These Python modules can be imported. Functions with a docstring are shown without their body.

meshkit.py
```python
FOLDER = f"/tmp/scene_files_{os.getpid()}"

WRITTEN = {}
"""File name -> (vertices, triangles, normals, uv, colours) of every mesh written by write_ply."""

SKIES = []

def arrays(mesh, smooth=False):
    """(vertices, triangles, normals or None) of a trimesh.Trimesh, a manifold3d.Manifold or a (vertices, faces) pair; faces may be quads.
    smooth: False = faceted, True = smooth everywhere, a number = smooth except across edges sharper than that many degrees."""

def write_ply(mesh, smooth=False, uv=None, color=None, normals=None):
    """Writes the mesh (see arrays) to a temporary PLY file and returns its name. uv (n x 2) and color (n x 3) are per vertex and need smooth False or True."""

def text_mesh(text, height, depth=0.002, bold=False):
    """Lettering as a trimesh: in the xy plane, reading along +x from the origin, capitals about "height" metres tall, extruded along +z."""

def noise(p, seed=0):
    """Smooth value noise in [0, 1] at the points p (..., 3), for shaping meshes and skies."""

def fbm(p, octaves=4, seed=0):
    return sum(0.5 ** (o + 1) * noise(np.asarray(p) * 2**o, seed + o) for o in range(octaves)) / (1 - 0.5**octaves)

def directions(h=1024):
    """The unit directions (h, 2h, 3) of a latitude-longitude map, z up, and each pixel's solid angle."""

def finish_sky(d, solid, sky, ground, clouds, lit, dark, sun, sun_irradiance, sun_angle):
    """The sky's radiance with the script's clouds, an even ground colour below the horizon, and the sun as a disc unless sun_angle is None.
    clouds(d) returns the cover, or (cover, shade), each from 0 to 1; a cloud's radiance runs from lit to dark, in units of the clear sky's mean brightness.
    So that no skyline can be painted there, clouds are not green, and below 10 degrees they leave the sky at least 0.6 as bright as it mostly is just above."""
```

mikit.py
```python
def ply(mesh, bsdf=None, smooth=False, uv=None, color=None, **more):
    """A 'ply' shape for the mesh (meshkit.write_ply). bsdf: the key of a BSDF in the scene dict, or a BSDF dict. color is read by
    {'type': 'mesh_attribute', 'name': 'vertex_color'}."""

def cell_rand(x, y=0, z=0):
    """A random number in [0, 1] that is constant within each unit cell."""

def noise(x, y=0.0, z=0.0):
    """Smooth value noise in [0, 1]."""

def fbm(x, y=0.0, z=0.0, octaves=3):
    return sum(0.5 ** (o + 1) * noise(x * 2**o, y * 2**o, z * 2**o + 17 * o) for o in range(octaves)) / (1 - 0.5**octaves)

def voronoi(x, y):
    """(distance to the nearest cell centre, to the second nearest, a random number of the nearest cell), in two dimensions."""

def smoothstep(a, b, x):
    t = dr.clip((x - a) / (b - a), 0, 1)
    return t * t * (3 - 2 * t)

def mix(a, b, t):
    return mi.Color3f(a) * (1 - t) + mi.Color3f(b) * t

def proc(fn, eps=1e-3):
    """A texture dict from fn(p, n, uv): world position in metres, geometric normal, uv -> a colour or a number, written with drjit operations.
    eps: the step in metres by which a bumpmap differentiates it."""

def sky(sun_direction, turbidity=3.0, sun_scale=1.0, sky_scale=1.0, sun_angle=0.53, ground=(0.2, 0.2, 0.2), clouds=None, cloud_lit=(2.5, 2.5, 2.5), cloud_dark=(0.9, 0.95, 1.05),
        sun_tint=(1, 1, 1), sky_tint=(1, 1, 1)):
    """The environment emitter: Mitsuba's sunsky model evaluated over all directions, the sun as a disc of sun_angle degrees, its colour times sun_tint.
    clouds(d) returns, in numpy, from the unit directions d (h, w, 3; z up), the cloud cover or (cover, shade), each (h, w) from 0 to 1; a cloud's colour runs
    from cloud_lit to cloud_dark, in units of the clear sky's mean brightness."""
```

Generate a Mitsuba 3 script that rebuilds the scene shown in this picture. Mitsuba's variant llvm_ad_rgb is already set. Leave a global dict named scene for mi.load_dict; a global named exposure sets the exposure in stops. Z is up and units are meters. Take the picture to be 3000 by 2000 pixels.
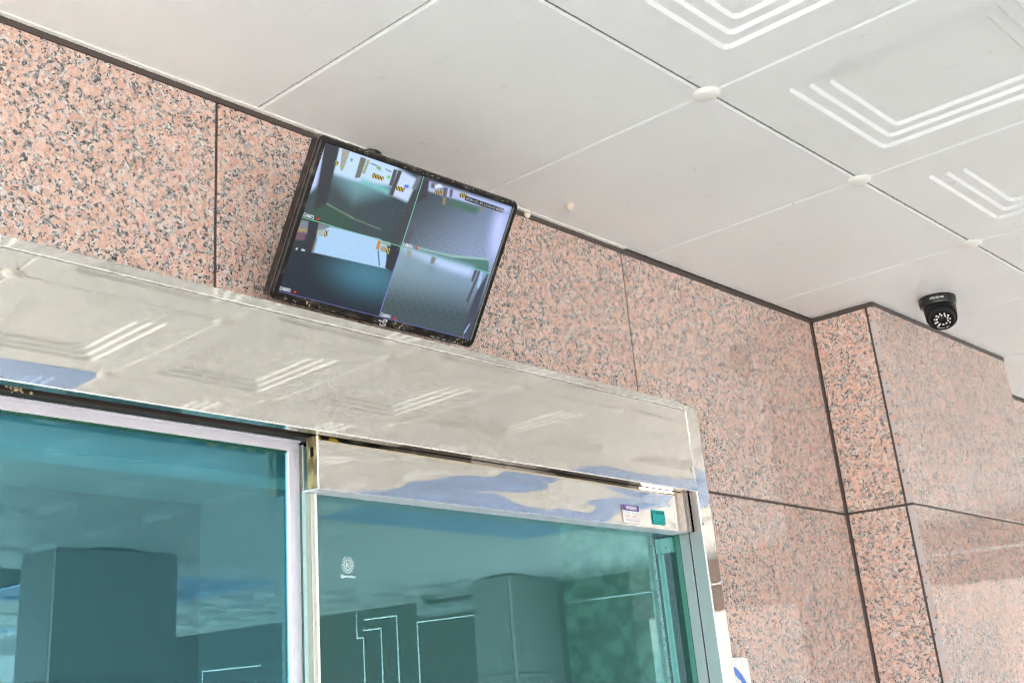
import math, random
import numpy as np, trimesh, manifold3d, shapely
import shapely.geometry as sg
import drjit as dr, mitsuba as mi
import mikit, meshkit
from mikit import noise, fbm, voronoi, cell_rand, smoothstep, mix

T = mi.ScalarTransform4f
random.seed(7)
RNG = np.random.default_rng(7)
scene, labels = {}, {}

# ------------------------------------------------------------------ camera, light, exposure
exposure = 4.87
scene['camera'] = {
    'type': 'perspective', 'fov': 47.140915, 'near_clip': 0.02, 'far_clip': 400.0,
    'principal_point_offset_x': 0.10982, 'principal_point_offset_y': 0.132285,
    'to_world': T([[-0.722196, -0.223371, 0.654628, -1.747017], [0.69001, -0.298552, 0.659358, -1.504576],
                   [0.048159, 0.927886, 0.369741, 1.665648], [0, 0, 0, 1]])}
scene['sky'] = mikit.sky((0.05, -0.66, 0.75), turbidity=3, sun_scale=0.25, sun_angle=12, sun_tint=(.94, .98, 1.05),
                         clouds=lambda d: 1.0, cloud_lit=(2.40, 2.5, 2.60))

# ------------------------------------------------------------------ helpers
def rgb(r, g, b): return {'type': 'rgb', 'value': [r, g, b]}
def lin(c): return [((x / 255 + 0.055) / 1.055) ** 2.4 if x > 10 else x / 255 / 12.92 for x in c]
def srgb(*c): return {'type': 'rgb', 'value': lin(c)}
def numbered(name):
    k, i = name, 0
    while k in scene or k in labels or any(s.startswith(k + '__') for s in scene):
        i += 1; k = f'{name}_{i:03d}'
    return k
def thing(name, label, cat, group=None, kind=None):
    k = numbered(name); labels[k] = {'label': label, 'category': cat}
    if group: labels[k]['group'] = group
    if kind: labels[k]['kind'] = kind
    return k
COUNT = {}
def obj(name, mesh, mat, parent=None, smooth=False, label=None, kind=None, **more):
    base = f'{parent}__{name}' if parent else name
    n = COUNT.get(base, 0); COUNT[base] = n + 1
    k = base if n == 0 else f'{base}_{n:03d}'
    scene[k] = mikit.ply(mesh, mat, smooth=smooth, **more)
    if label or kind:
        labels[k] = {}
        if label: labels[k]['label'] = label
        if kind: labels[k]['kind'] = kind
    return k
def single(name, mesh, mat, label, cat=None, group=None, kind=None, smooth=False):
    k = numbered(name); scene[k] = mikit.ply(mesh, mat, smooth=smooth)
    labels[k] = {'label': label}
    if cat: labels[k]['category'] = cat
    if group: labels[k]['group'] = group
    if kind: labels[k]['kind'] = kind
    return k
cat = trimesh.util.concatenate
def box(x0, x1, y0, y1, z0, z1, c=0.0):
    if c <= 0:
        b = trimesh.creation.box((x1 - x0, y1 - y0, z1 - z0)); b.apply_translation(((x0 + x1) / 2, (y0 + y1) / 2, (z0 + z1) / 2)); return b
    c = min(c, (x1 - x0) * .45, (y1 - y0) * .45, (z1 - z0) * .45)
    p = []
    for a in (0, 1):
        for b in (0, 1):
            for d in (0, 1):
                X, Y, Z = (x0, x1)[a], (y0, y1)[b], (z0, z1)[d]; sx, sy, sz = 1 - 2 * a, 1 - 2 * b, 1 - 2 * d
                p += [(X, Y + sy * c, Z + sz * c), (X + sx * c, Y, Z + sz * c), (X + sx * c, Y + sy * c, Z)]
    return trimesh.convex.convex_hull(np.array(p))
def prism(poly, depth): return trimesh.creation.extrude_polygon(poly, depth, engine='earcut')
def frame_of(o, ex, ey, ez):
    M = np.eye(4); M[:3, 0] = ex; M[:3, 1] = ey; M[:3, 2] = ez; M[:3, 3] = o; return M
def placed(mesh, M): m = mesh.copy(); m.apply_transform(M); return m
def tube(pts, r, n=10):
    out = []
    for a, b in zip(pts[:-1], pts[1:]):
        out.append(trimesh.creation.cylinder(r, segment=[a, b], sections=n))
    for p in pts[1:-1]:
        s = trimesh.creation.icosphere(1, r * 1.12); s.apply_translation(p); out.append(s)
    return cat(out)
def lathe(prof, n=40): return trimesh.creation.revolve(np.array(prof, float), sections=n)
def facing(c, n, up=(0, 0, 1)):
    """a frame at c whose +z is n and whose +y is upwards"""
    n = np.asarray(n, float) / np.linalg.norm(n); x = np.cross(up, n); x /= np.linalg.norm(x)
    return frame_of(c, x, np.cross(n, x), n)
def capsule2(a, b, w): return sg.LineString([a, b]).buffer(w, cap_style='square', quad_segs=2)

# Hangul and other lettering from strokes on a unit cell (x right, y up)
JAMO = {
    'ㄱ': [[(0, 1), (1, 1), (.8, 0)]], 'ㄴ': [[(0, 1), (0, 0), (1, 0)]], 'ㄹ': [[(0, 1), (1, 1), (1, .5), (0, .5), (0, 0), (1, 0)]],
    'ㅁ': [[(0, 0), (0, 1), (1, 1), (1, 0), (0, 0)]], 'ㅇ': [[(.5 + .5 * math.cos(t), .5 + .5 * math.sin(t)) for t in np.linspace(0, 2 * math.pi, 13)]],
    'ㅈ': [[(0, 1), (1, 1)], [(.5, 1), (0, 0)], [(.5, .8), (1, 0)]], 'ㅂ': [[(0, 1), (0, 0), (1, 0), (1, 1)], [(0, .5), (1, .5)]],
    'ㅅ': [[(.5, 1), (0, 0)], [(.5, .7), (1, 0)]], 'ㅎ': [[(.2, 1), (.8, 1)], [(0, .75), (1, .75)], [(.5 + .35 * math.cos(t), .3 + .3 * math.sin(t)) for t in np.linspace(0, 2 * math.pi, 11)]],
    'ㅌ': [[(1, 1), (0, 1), (0, 0), (1, 0)], [(0, .5), (1, .5)]], 'ㄷ': [[(1, 1), (0, 1), (0, 0), (1, 0)]],
    'ㅣ': [[(.5, 0), (.5, 1)]], 'ㅓ': [[(.7, 0), (.7, 1)], [(0, .5), (.7, .5)]], 'ㅔ': [[(.5, 0), (.5, 1)], [(0, .5), (.5, .5)], [(.95, 0), (.95, 1)]],
    'ㅏ': [[(.3, 0), (.3, 1)], [(.3, .5), (1, .5)]],
    'ㅠ': [[(0, .8), (1, .8)], [(.3, .8), (.3, 0)], [(.7, .8), (.7, 0)]], 'ㅛ': [[(0, .1), (1, .1)], [(.3, .1), (.3, .9)], [(.7, .1), (.7, .9)]],
    'ㅡ': [[(0, .5), (1, .5)]], 'ㅜ': [[(0, .8), (1, .8)], [(.5, .8), (.5, 0)]]}
def syllable(parts, x, y, h, w):
    """parts: list of (jamo, x0, y0, x1, y1) within the unit cell"""
    out = []
    for j, a, b, c, d in parts:
        for st in JAMO[j]:
            out.append(sg.LineString([(x + h * (a + (c - a) * p), y + h * (b + (d - b) * q)) for p, q in st]).buffer(w, cap_style='square', join_style='mitre', quad_segs=2))
    return shapely.union_all(out)
V = lambda c, v: [(c, .05, .2, .5, .9), (v, .58, 0, .9, 1)]
VB = lambda c, v, b: [(c, .05, .5, .5, 1), (v, .58, .45, .9, 1), (b, .15, 0, .85, .32)]
H = lambda c, v: [(c, .15, .5, .85, 1), (v, 0, 0, 1, .38)]
HB = lambda c, v, b: [(c, .2, .66, .8, 1), (v, 0, .38, 1, .58), (b, .2, 0, .8, .26)]
GEUM = HB('ㄱ', 'ㅡ', 'ㅁ'); YO = H('ㅇ', 'ㅛ'); IL = VB('ㅇ', 'ㅣ', 'ㄹ')
GEO = V('ㄱ', 'ㅓ'); JE = V('ㅈ', 'ㅔ'); YU = H('ㅇ', 'ㅠ'); RI = V('ㄹ', 'ㅣ')
TEUL = HB('ㅌ', 'ㅡ', 'ㄹ'); EO = V('ㅇ', 'ㅓ'); JEON = VB('ㅈ', 'ㅓ', 'ㄴ'); MUN = HB('ㅁ', 'ㅜ', 'ㄴ')
AN = VB('ㅇ', 'ㅏ', 'ㄴ'); GANG = VB('ㄱ', 'ㅏ', 'ㅇ'); HWA = V('ㅎ', 'ㅏ')
def hangul(sylls, h, w, gap=1.12, depth=0.0004):
    g = shapely.union_all([syllable(s, i * h * gap, 0, h, w) for i, s in enumerate(sylls)])
    return cat([prism(p, depth) for p in getattr(g, 'geoms', [g])])
def fit(mesh, x0, x1, y0=None, y1=None):
    """scale flat lettering into x0..x1 (and y0..y1)"""
    m = mesh.copy(); lo, hi = m.bounds; sx = (x1 - x0) / (hi[0] - lo[0]); sy = sx if y1 is None else (y1 - y0) / (hi[1] - lo[1])
    m.apply_translation([-lo[0], -lo[1], -lo[2]]); m.apply_scale([sx, sy, 1]); m.apply_translation([x0, y0 or 0, 0]); return m

# ------------------------------------------------------------------ materials
def granite(p, n, uv):
    a, b = p.x + p.y, p.z
    wx, wy = fbm(a * 240, b * 240, 1.3, 2) - .5, fbm(a * 240, b * 240, 7.7, 2) - .5
    _, _, r1 = voronoi(a * 140 + wx * 1.7, b * 140 + wy * 1.7)                # large feldspar crystals
    _, _, r2 = voronoi(a * 255 + wx * 2.6 + 31, b * 255 + wy * 2.6)           # the finer grains between them
    _, _, r3 = voronoi(a * 400 + wx * 2.0 + 11, b * 400 + wy * 2.0 + 5)
    fine = noise(a * 1100, b * 1100, 3.0)
    drift = fbm(a * 9, b * 9, 5.0, 2)
    tone = cell_rand(dr.floor(r1 * 977.0))
    t2 = cell_rand(dr.floor(r2 * 613.0))
    pink = mix(mi.Color3f(.60, .35, .272), mi.Color3f(.75, .54, .455), tone)
    white = mix(mi.Color3f(.58, .53, .50), mi.Color3f(.76, .70, .66), t2)
    grey = mix(mi.Color3f(.20, .19, .20), mi.Color3f(.46, .44, .44), t2)
    fines = dr.select(r2 < .30, white, dr.select(r2 < .48, pink, dr.select(r2 < .86, grey, mi.Color3f(.11, .105, .11))))
    fines = dr.select(r3 > .88, mi.Color3f(.05, .047, .05), fines)
    fines = dr.select(r3 < .14, pink, fines)
    col = dr.select(r1 < .45 + .16 * (drift - .5), pink, fines)
    col = dr.select((r3 > .955) & (r1 < .5), mi.Color3f(.16, .13, .125), col)
    col = dr.select((r3 < .07) & (r1 < .5), white, col)
    slab_tone = cell_rand(dr.floor((a + .685) / 1.186), dr.floor((b - 1.1) / 1.032), 4.0)
    return col * (.83 + .26 * fine + .10 * slab_tone)
def sawn(p, n, uv):
    a, b = p.x + p.y, p.z
    _, _, r2 = voronoi(a * 200 + 3, b * 200)
    big = noise(a * 60, b * 60, 2.0)
    col = mix(mi.Color3f(.55, .50, .50), mi.Color3f(.62, .44, .38), smoothstep(.5, .8, big))
    return dr.select(r2 > .955, mi.Color3f(.14, .14, .15), col)
def tile_paint(p, n, uv):
    m = fbm(p.x * 3.1, p.y * 3.1, 2.0, 3)
    s = smoothstep(.91, .97, noise(p.x * 26, p.y * 26, 9.0)) * smoothstep(.6, .8, noise(p.x * 160, p.y * 160, 4.0))
    v = .79 + .05 * (m - .5)
    d, _, k = voronoi(p.x * 5.5, p.y * 5.5)
    speck = dr.select((d < .004 + .007 * cell_rand(dr.floor(k * 311.0))) & (k > .72), 1.0, 0.0)
    d2, _, k2 = voronoi(p.x * 2.1 + 7, p.y * 2.1)
    scratch = smoothstep(.0035, .0015, dr.abs(d2 - .10 - .1 * k2)) * smoothstep(.76, .84, noise(p.x * 19, p.y * 19, 3.3))
    return mi.Color3f(v * .965, v * .985, v) * (1 - .10 * s - .45 * speck - .22 * scratch)
def steel_tone(p, n, uv):
    m = fbm(p.x * 7, p.z * 11, p.y * 7, 3)
    s = smoothstep(.58, .8, noise(p.x * 21, p.z * 34, 2.2)) * smoothstep(.3, .8, noise(p.x * 6, p.z * 6, 8.0))
    v = .86 + .05 * (m - .5) - .05 * s
    return mi.Color3f(v, v * (.942 - .01 * s), v * (.862 - .03 * s))
def paving(p, n, uv):
    d1, d2, r = voronoi(p.x * 6, p.y * 6)
    return mix(mi.Color3f(.11, .11, .108), mi.Color3f(.15, .15, .147), r) * (.6 + .4 * smoothstep(.0, .12, d2 - d1)) * (.85 + .3 * fbm(p.x * 1.3, p.y * 1.3, .5, 3))
def mottled(p, n, uv):
    m = fbm(p.x * 20, p.y * 34, p.z * 34, 3)
    return mix(mi.Color3f(.27, .29, .26), mi.Color3f(.42, .44, .39), smoothstep(.25, .75, m))
def rust(p, n, uv):
    m = fbm(p.y * 130, p.z * 45, 1.0, 3)
    return mix(mi.Color3f(.16, .10, .045), mi.Color3f(.42, .30, .14), smoothstep(.3, .7, m))
def bezel_dust(p, n, uv):
    d = smoothstep(.52, .85, fbm(p.x * 55, p.y * 55, p.z * 55, 3)) * smoothstep(.35, .6, noise(p.x * 700, p.y * 700, p.z * 700))
    return mix(mi.Color3f(.010, .009, .009), mi.Color3f(.10, .085, .07), d)
def plain(c, rough=.5, spec=.5, metallic=0.0):
    return {'type': 'twosided', 'b': {'type': 'principled', 'base_color': rgb(*c), 'roughness': rough, 'specular': spec, 'metallic': metallic}}
scene['granite_polished'] = {'type': 'plastic', 'diffuse_reflectance': mikit.proc(granite), 'int_ior': 1.55, 'nonlinear': False}
scene['granite_sawn'] = {'type': 'diffuse', 'reflectance': mikit.proc(sawn)}
scene['ceiling_paint'] = {'type': 'twosided', 'b': {'type': 'principled', 'base_color': mikit.proc(tile_paint), 'roughness': .5, 'specular': .35}}
scene['ceiling_paint_blue'] = plain((.36, .50, .79), .5, .35)
scene['cap_plastic'] = plain((.80, .79, .77), .35, .5)
scene['seam_shade_dark'] = plain((.13, .12, .10), .8, .1)  # dark colour stands in for the shaded side of the ceiling seams
scene['void_dark'] = plain((.05, .045, .035), .9, .1)
scene['sealant_brown'] = plain((.080, .060, .056), .45, .4)
scene['white_trim'] = plain((.80, .79, .76), .35, .5)
scene['steel_polished'] = {'type': 'twosided', 'b': {'type': 'conductor', 'material': 'none', 'specular_reflectance': mikit.proc(steel_tone)}}
scene['steel_edge_glint'] = plain((.78, .77, .75), .3, .6)  # near-white colour carries the glint of the bevelled steel edges
scene['steel_satin'] = {'type': 'twosided', 'b': {'type': 'roughconductor', 'material': 'none', 'alpha': .18, 'specular_reflectance': rgb(.62, .58, .55)}}
scene['aluminium_pale'] = plain((.70, .68, .75), .38, .5)  # lavender cast of daylight on the metal is put into this colour
scene['rail_dark'] = plain((.055, .045, .04), .35, .6)
scene['rail_highlight'] = plain((.30, .31, .31), .4, .5)  # lighter grey holds the highlight on the dark rail
scene['black_hole'] = plain((.004, .004, .005), .8, .1)  # near-black colour stands in for the shade inside holes and gaps
scene['rusty_metal'] = {'type': 'twosided', 'b': {'type': 'principled', 'base_color': mikit.proc(rust), 'roughness': .45, 'metallic': .35}}
scene['glass_door'] = {'type': 'thindielectric', 'int_ior': 2.1, 'specular_reflectance': rgb(.42, .84, .95), 'specular_transmittance': rgb(.22, .66, .80)}
scene['glass_tinted'] = {'type': 'thindielectric', 'int_ior': 2.35, 'specular_reflectance': rgb(.50, .93, 1.0), 'specular_transmittance': rgb(.24, .58, .54)}
scene['jamb_metal'] = plain((.27, .25, .25), .3, .4, .3)
scene['rib_metal'] = plain((.34, .30, .28), .35, .5, .4)
scene['steel_pipe'] = {'type': 'roughconductor', 'material': 'none', 'alpha': .08, 'specular_reflectance': rgb(.92, .93, .95)}
scene['glass_edge'] = plain((.022, .10, .065), .2, .6)
scene['profile_pale'] = plain((.50, .53, .44), .35, .5)
scene['profile_green'] = plain((.33, .40, .36), .3, .5)
scene['etch_white'] = plain((.75, .85, .86), .6, .3)
scene['black_gloss'] = {'type': 'twosided', 'b': {'type': 'principled', 'base_color': rgb(.008, .008, .009), 'roughness': .12, 'specular': .5}}
scene['highlight_metal'] = plain((.16, .165, .175), .22, .5, .85)  # silver colour for the highlight along the monitor edge
scene['bezel_black'] = {'type': 'twosided', 'b': {'type': 'principled', 'base_color': mikit.proc(bezel_dust), 'roughness': .22, 'specular': .5}}
scene['black_satin'] = plain((.012, .012, .014), .32, .5)
scene['black_matte'] = plain((.02, .02, .02), .6, .3)
scene['print_white'] = plain((.78, .80, .82), .5, .3)
scene['led_clear'] = plain((.78, .76, .70), .12, .8)
scene['lens_dark'] = {'type': 'twosided', 'b': {'type': 'principled', 'base_color': rgb(.006, .006, .008), 'roughness': .05, 'specular': .8}}
scene['paper_white'] = plain((.80, .78, .77), .4, .4)
scene['purple_print'] = plain((.085, .03, .22), .4, .4)
scene['teal_print'] = plain((.004, .43, .42), .4, .4)
scene['ink_dark'] = plain((.012, .06, .075), .5, .3)
scene['ink_grey'] = plain((.22, .21, .21), .5, .3)
scene['ink_blue'] = plain((.20, .42, .62), .5, .3)
scene['ink_red'] = plain((.62, .26, .22), .5, .3)
scene['ink_green'] = plain((.36, .50, .36), .5, .3)
scene['sign_white'] = plain((.84, .84, .86), .25, .5)
scene['sign_blue'] = plain((.08, .21, .66), .3, .5)
scene['sign_cyan'] = plain((.06, .48, .80), .3, .5)
scene['foam_cream'] = plain((.78, .68, .56), .9, .1)
scene['debris_tan'] = plain((.46, .34, .20), .9, .1)
scene['web_grey'] = plain((.30, .24, .18), .9, .1)
scene['paving_mat'] = {'type': 'diffuse', 'reflectance': mikit.proc(paving)}
scene['concrete_light'] = plain((.52, .52, .50), .9, .1)
scene['room_dark'] = plain((.38, .39, .39), .8, .2)
scene['room_light'] = plain((.62, .62, .58), .7, .2)
scene['room_wall_stone'] = {'type': 'diffuse', 'reflectance': mikit.proc(mottled)}
scene['facade_cream'] = plain((.36, .30, .265), .8, .2)
scene['facade_grey'] = plain((.55, .54, .53), .8, .2)
scene['window_dark'] = plain((.25, .25, .24), .3, .5)
scene['render_grey'] = plain((.085, .078, .075), .7, .3)
scene['wall_pinkish'] = plain((.36, .28, .26), .5, .3)
scene['column_stone'] = plain((.30, .29, .285), .9, .1)
scene['pipe_white'] = plain((.82, .82, .84), .4, .4)
scene['wrap_grey'] = plain((.36, .38, .40), .3, .5)
scene['stripe_yellow'] = plain((.85, .56, .04), .5, .3)
scene['stripe_black'] = plain((.02, .02, .02), .5, .3)
scene['asphalt'] = plain((.06, .06, .06), .9, .2)

# ------------------------------------------------------------------ setting: ground, ceiling
scene['ground'] = mikit.ply(box(-150, 150, -150, 150, -.3, -.012), 'concrete_light'); labels['ground'] = {'label': 'pale concrete ground around the building', 'kind': 'structure'}
scene['pavement'] = mikit.ply(box(-3.2, 3.0, -11.2, 6.0, -.1, 0), 'paving_mat'); labels['pavement'] = {'label': 'dark honeycomb paving under the canopy', 'kind': 'structure'}  # right edge cut short so the unseen pale ground bounces more light up
scene['road'] = mikit.ply(box(-150, 150, -32, -20, -.05, -.006), 'asphalt'); labels['road'] = {'label': 'asphalt road in front of the building', 'kind': 'structure'}

def ring(hx, hy, r, k=3):
    out = []
    for sx, sy, a0 in ((1, 1, 0), (-1, 1, 90), (-1, -1, 180), (1, -1, 270)):
        for i in range(k + 1):
            a = math.radians(a0 + 90 * i / k); out.append((sx * (hx - r) + r * math.cos(a), sy * (hy - r) + r * math.sin(a)))
    return np.array(out)
def loft(rings, cap0=False, cap1=True, k=3):
    """rings of (half x, half y, corner radius, z); caps close the first and the last"""
    v, f, n = [], [], 4 * (k + 1)
    for hx, hy, r, z in rings: v += [(x, y, z) for x, y in ring(hx, hy, r, k)]
    for i in range(len(rings) - 1):
        for j in range(n):
            a, b = i * n + j, i * n + (j + 1) % n; f += [(a, b, b + n), (a, b + n, a + n)]
    def cap(i, flip):
        v.append((0, 0, rings[i][3])); c = len(v) - 1; o = (i % len(rings)) * n
        for j in range(n):
            t = (c, o + j, o + (j + 1) % n); f.append(t[::-1] if flip else t)
    if cap0: cap(0, True)
    if cap1: cap(-1, False)
    return trimesh.Trimesh(np.array(v, float), np.array(f), process=False)
HZ = 2.7
def coffer(cx, cy, hx, hy, deep=True):
    g = .0007
    rs = [(hx - g, hy - g, .002, HZ + .012), (hx - g, hy - g, .002, HZ + .0048), (hx - .0052, hy - .0052, .002, HZ)]
    if deep:
        for i in range(3):
            a = .1025 + .027 * i
            rs += [(hx - a, hy - a, .016, HZ + .0060 * i), (hx - a - .0060, hy - a - .0060, .012, HZ + .0060 * (i + 1))]
    m = loft(rs); m.apply_translation((cx, cy, 0)); return m
labels['ceiling'] = {'label': 'off-white coffered panel ceiling of the entrance canopy', 'kind': 'structure'}
def is_blue(x, y):
    a, b = (x - 2.4) % 4.2, (-1.7625 - y) % 4.2
    return y < -1.7625 and a < 1.8 and b < 1.8 and not (.6 < a < 1.2 and .6 < b < 1.2)
far, far_blue, near_caps, far_caps = [], [], [], []
cap_prof = [(0, -.0085), (.006, -.0088), (.008, -.0078), (.013, -.0078), (.019, -.0062), (.0225, -.0035), (.0232, -.0022), (.0255, -.0022), (.026, -.0008), (.026, .001)]
cap_mesh = lathe(cap_prof, 28)
for j in range(0, 19):
    y1, y0 = (0.0, -.5625) if j == 0 else (-.5625 - .6 * (j - 1), -.5625 - .6 * j)
    for i in range(-4 if j < 4 else 0 if j < 10 else 4, 11):  # unseen left and front outline stepped back to let daylight in
        x0, x1 = .6 * i, min(.6 * i + .6, 6.25)
        m = coffer((x0 + x1) / 2, (y0 + y1) / 2, (x1 - x0) / 2, (y1 - y0) / 2, deep=j > 0 and x1 - x0 > .55)
        blue = is_blue((x0 + x1) / 2, (y0 + y1) / 2)
        if -5 <= i <= 9 and j <= 8: obj('tile', m, 'ceiling_paint_blue' if blue else 'ceiling_paint', 'ceiling', smooth=20)
        else: (far_blue if blue else far).append(m)
        c = cap_mesh.copy(); c.apply_translation((x1, y0, HZ))
        if x1 < 6.1:
            if -3 <= i <= 8 and j <= 4: obj('junction_cap', c, 'cap_plastic', 'ceiling', smooth=35)
            elif j < 14: far_caps.append(c)
obj('far_tiles', cat(far), 'ceiling_paint', 'ceiling', kind='stuff')
obj('far_blue_tiles', cat(far_blue), 'ceiling_paint_blue', 'ceiling', kind='stuff')
obj('far_junction_caps', cat(far_caps), 'cap_plastic', 'ceiling', kind='stuff')
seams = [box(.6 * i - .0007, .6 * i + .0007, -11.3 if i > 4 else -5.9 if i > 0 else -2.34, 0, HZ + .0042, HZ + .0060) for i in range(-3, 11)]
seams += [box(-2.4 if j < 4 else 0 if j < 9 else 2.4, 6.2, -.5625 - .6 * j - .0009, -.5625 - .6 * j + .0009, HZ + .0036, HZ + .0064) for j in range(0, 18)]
obj('seam_shade', cat(seams), 'seam_shade_dark', 'ceiling', kind='stuff')  # dark strips put in for the shade within the seams
obj('slab', cat([box(-2.45, 0, -2.42, 5.0, HZ + .024, HZ + .3), box(0, 2.4, -6.02, 5.0, HZ + .024, HZ + .3), box(2.4, 6.6, -11.45, 5.0, HZ + .024, HZ + .3)]), 'void_dark', 'ceiling')  # unseen slab blocks sky light, dark behind seams, cut back for more daylight
obj('edge_strip', cat([box(-2.4, .511, -.0105, -.0005, HZ - .0030, HZ + .002, .0009)]), 'white_trim', 'ceiling')

# ------------------------------------------------------------------ granite wall
wall = thing('granite_wall', 'polished pink and grey speckled granite wall above and beside the glass entrance', 'wall')
ZJ, ZT = 2.132, 2.686
def slab(x0, x1, y0, y1, z0, z1): return box(x0, x1, y0, y1, z0, z1, .0012)
J = .0032
xs = [-3.6, -3.06, -1.873, -.685, .501, 1.432]
for a, b in zip(xs[:-1], xs[1:]): obj('slab', slab(a + J, b - (J if b < 1.4 else .0075), 0, .02, ZJ + J, ZT), 'granite_polished', wall)
for z0, z1 in ((1.1, ZJ), (.05, 1.1)): obj('slab', slab(.501, 1.4245, 0, .02, z0 + J, z1 - J), 'granite_polished', wall)
xr = [2.396, 3.58, 4.76, 6.25]
for a, b in zip(xr[:-1], xr[1:]):
    for z0, z1 in ((ZJ, ZT + J), (1.1, ZJ), (.05, 1.1)): obj('slab', slab(a + J, b - J, 0, .02, z0 + J, z1 - J), 'granite_polished', wall)
obj('joint_sealant', cat([box(-3.6, -2.62, .0035, .2, 0, HZ + .01), box(-2.62, .53, .0035, .2, 2.25, HZ + .01), box(.53, 6.25, .0035, .2, 0, HZ + .01)]), 'sealant_brown', wall)
top = [box(-3.6, 1.425, -.0015, .0034, ZT, HZ - .0004, .001), box(2.396, 6.25, -.0015, .0034, ZT, HZ - .0004, .001), box(1.4248, 1.4318, -.004, .003, 0, HZ - .0005, .001)]
obj('top_sealant', cat(top), 'sealant_brown', wall)
spots = []
for x, z, s in ((.887, 2.1915, .0028), (.885, 2.1835, .003), (1.02, 2.25, .0016), (.842, 2.30, .0018)):
    q = trimesh.creation.icosphere(2, s); q.apply_scale((.7, .35, 1)); q.apply_translation((x, 0, z)); spots.append(q)
obj('filler_spot', cat(spots), 'sign_white', wall, kind='stuff')

pier = thing('granite_pier', 'granite clad pier standing out from the wall at right, with a pale sawn slab edge', 'pier')
XC, XE, PY = 1.432, 2.396, -.191
for z0, z1 in ((ZJ + J, ZT), (1.1 + J, ZJ - J), (.05, 1.1 - J)):
    obj('return_slab', slab(XC, XC + .02, -.1655, -.0062, z0, z1), 'granite_polished', pier)
    obj('front_slab', slab(XC, XE, PY, -.1728, z0, z1), 'granite_polished', pier)
    obj('slab_edge', box(XC - .0006, XC + .001, PY + .0008, -.1732, z0 + .0005, z1 - .0005), 'granite_sawn', pier)
    obj('end_slab', slab(XE - .02, XE, -.1725, 0, z0, z1), 'granite_polished', pier)
obj('joint_sealant', cat([box(XC + .0035, XE - .0035, PY + .0035, 0, 0, HZ + .01)]), 'sealant_brown', pier)
obj('top_sealant', cat([box(XC - .0015, XC + .0034, PY - .0015, -.0045, ZT, HZ - .0004, .001), box(XC + .0036, XE + .001, PY - .0015, PY + .0034, ZT, HZ - .0004, .001)]), 'sealant_brown', pier)

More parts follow.
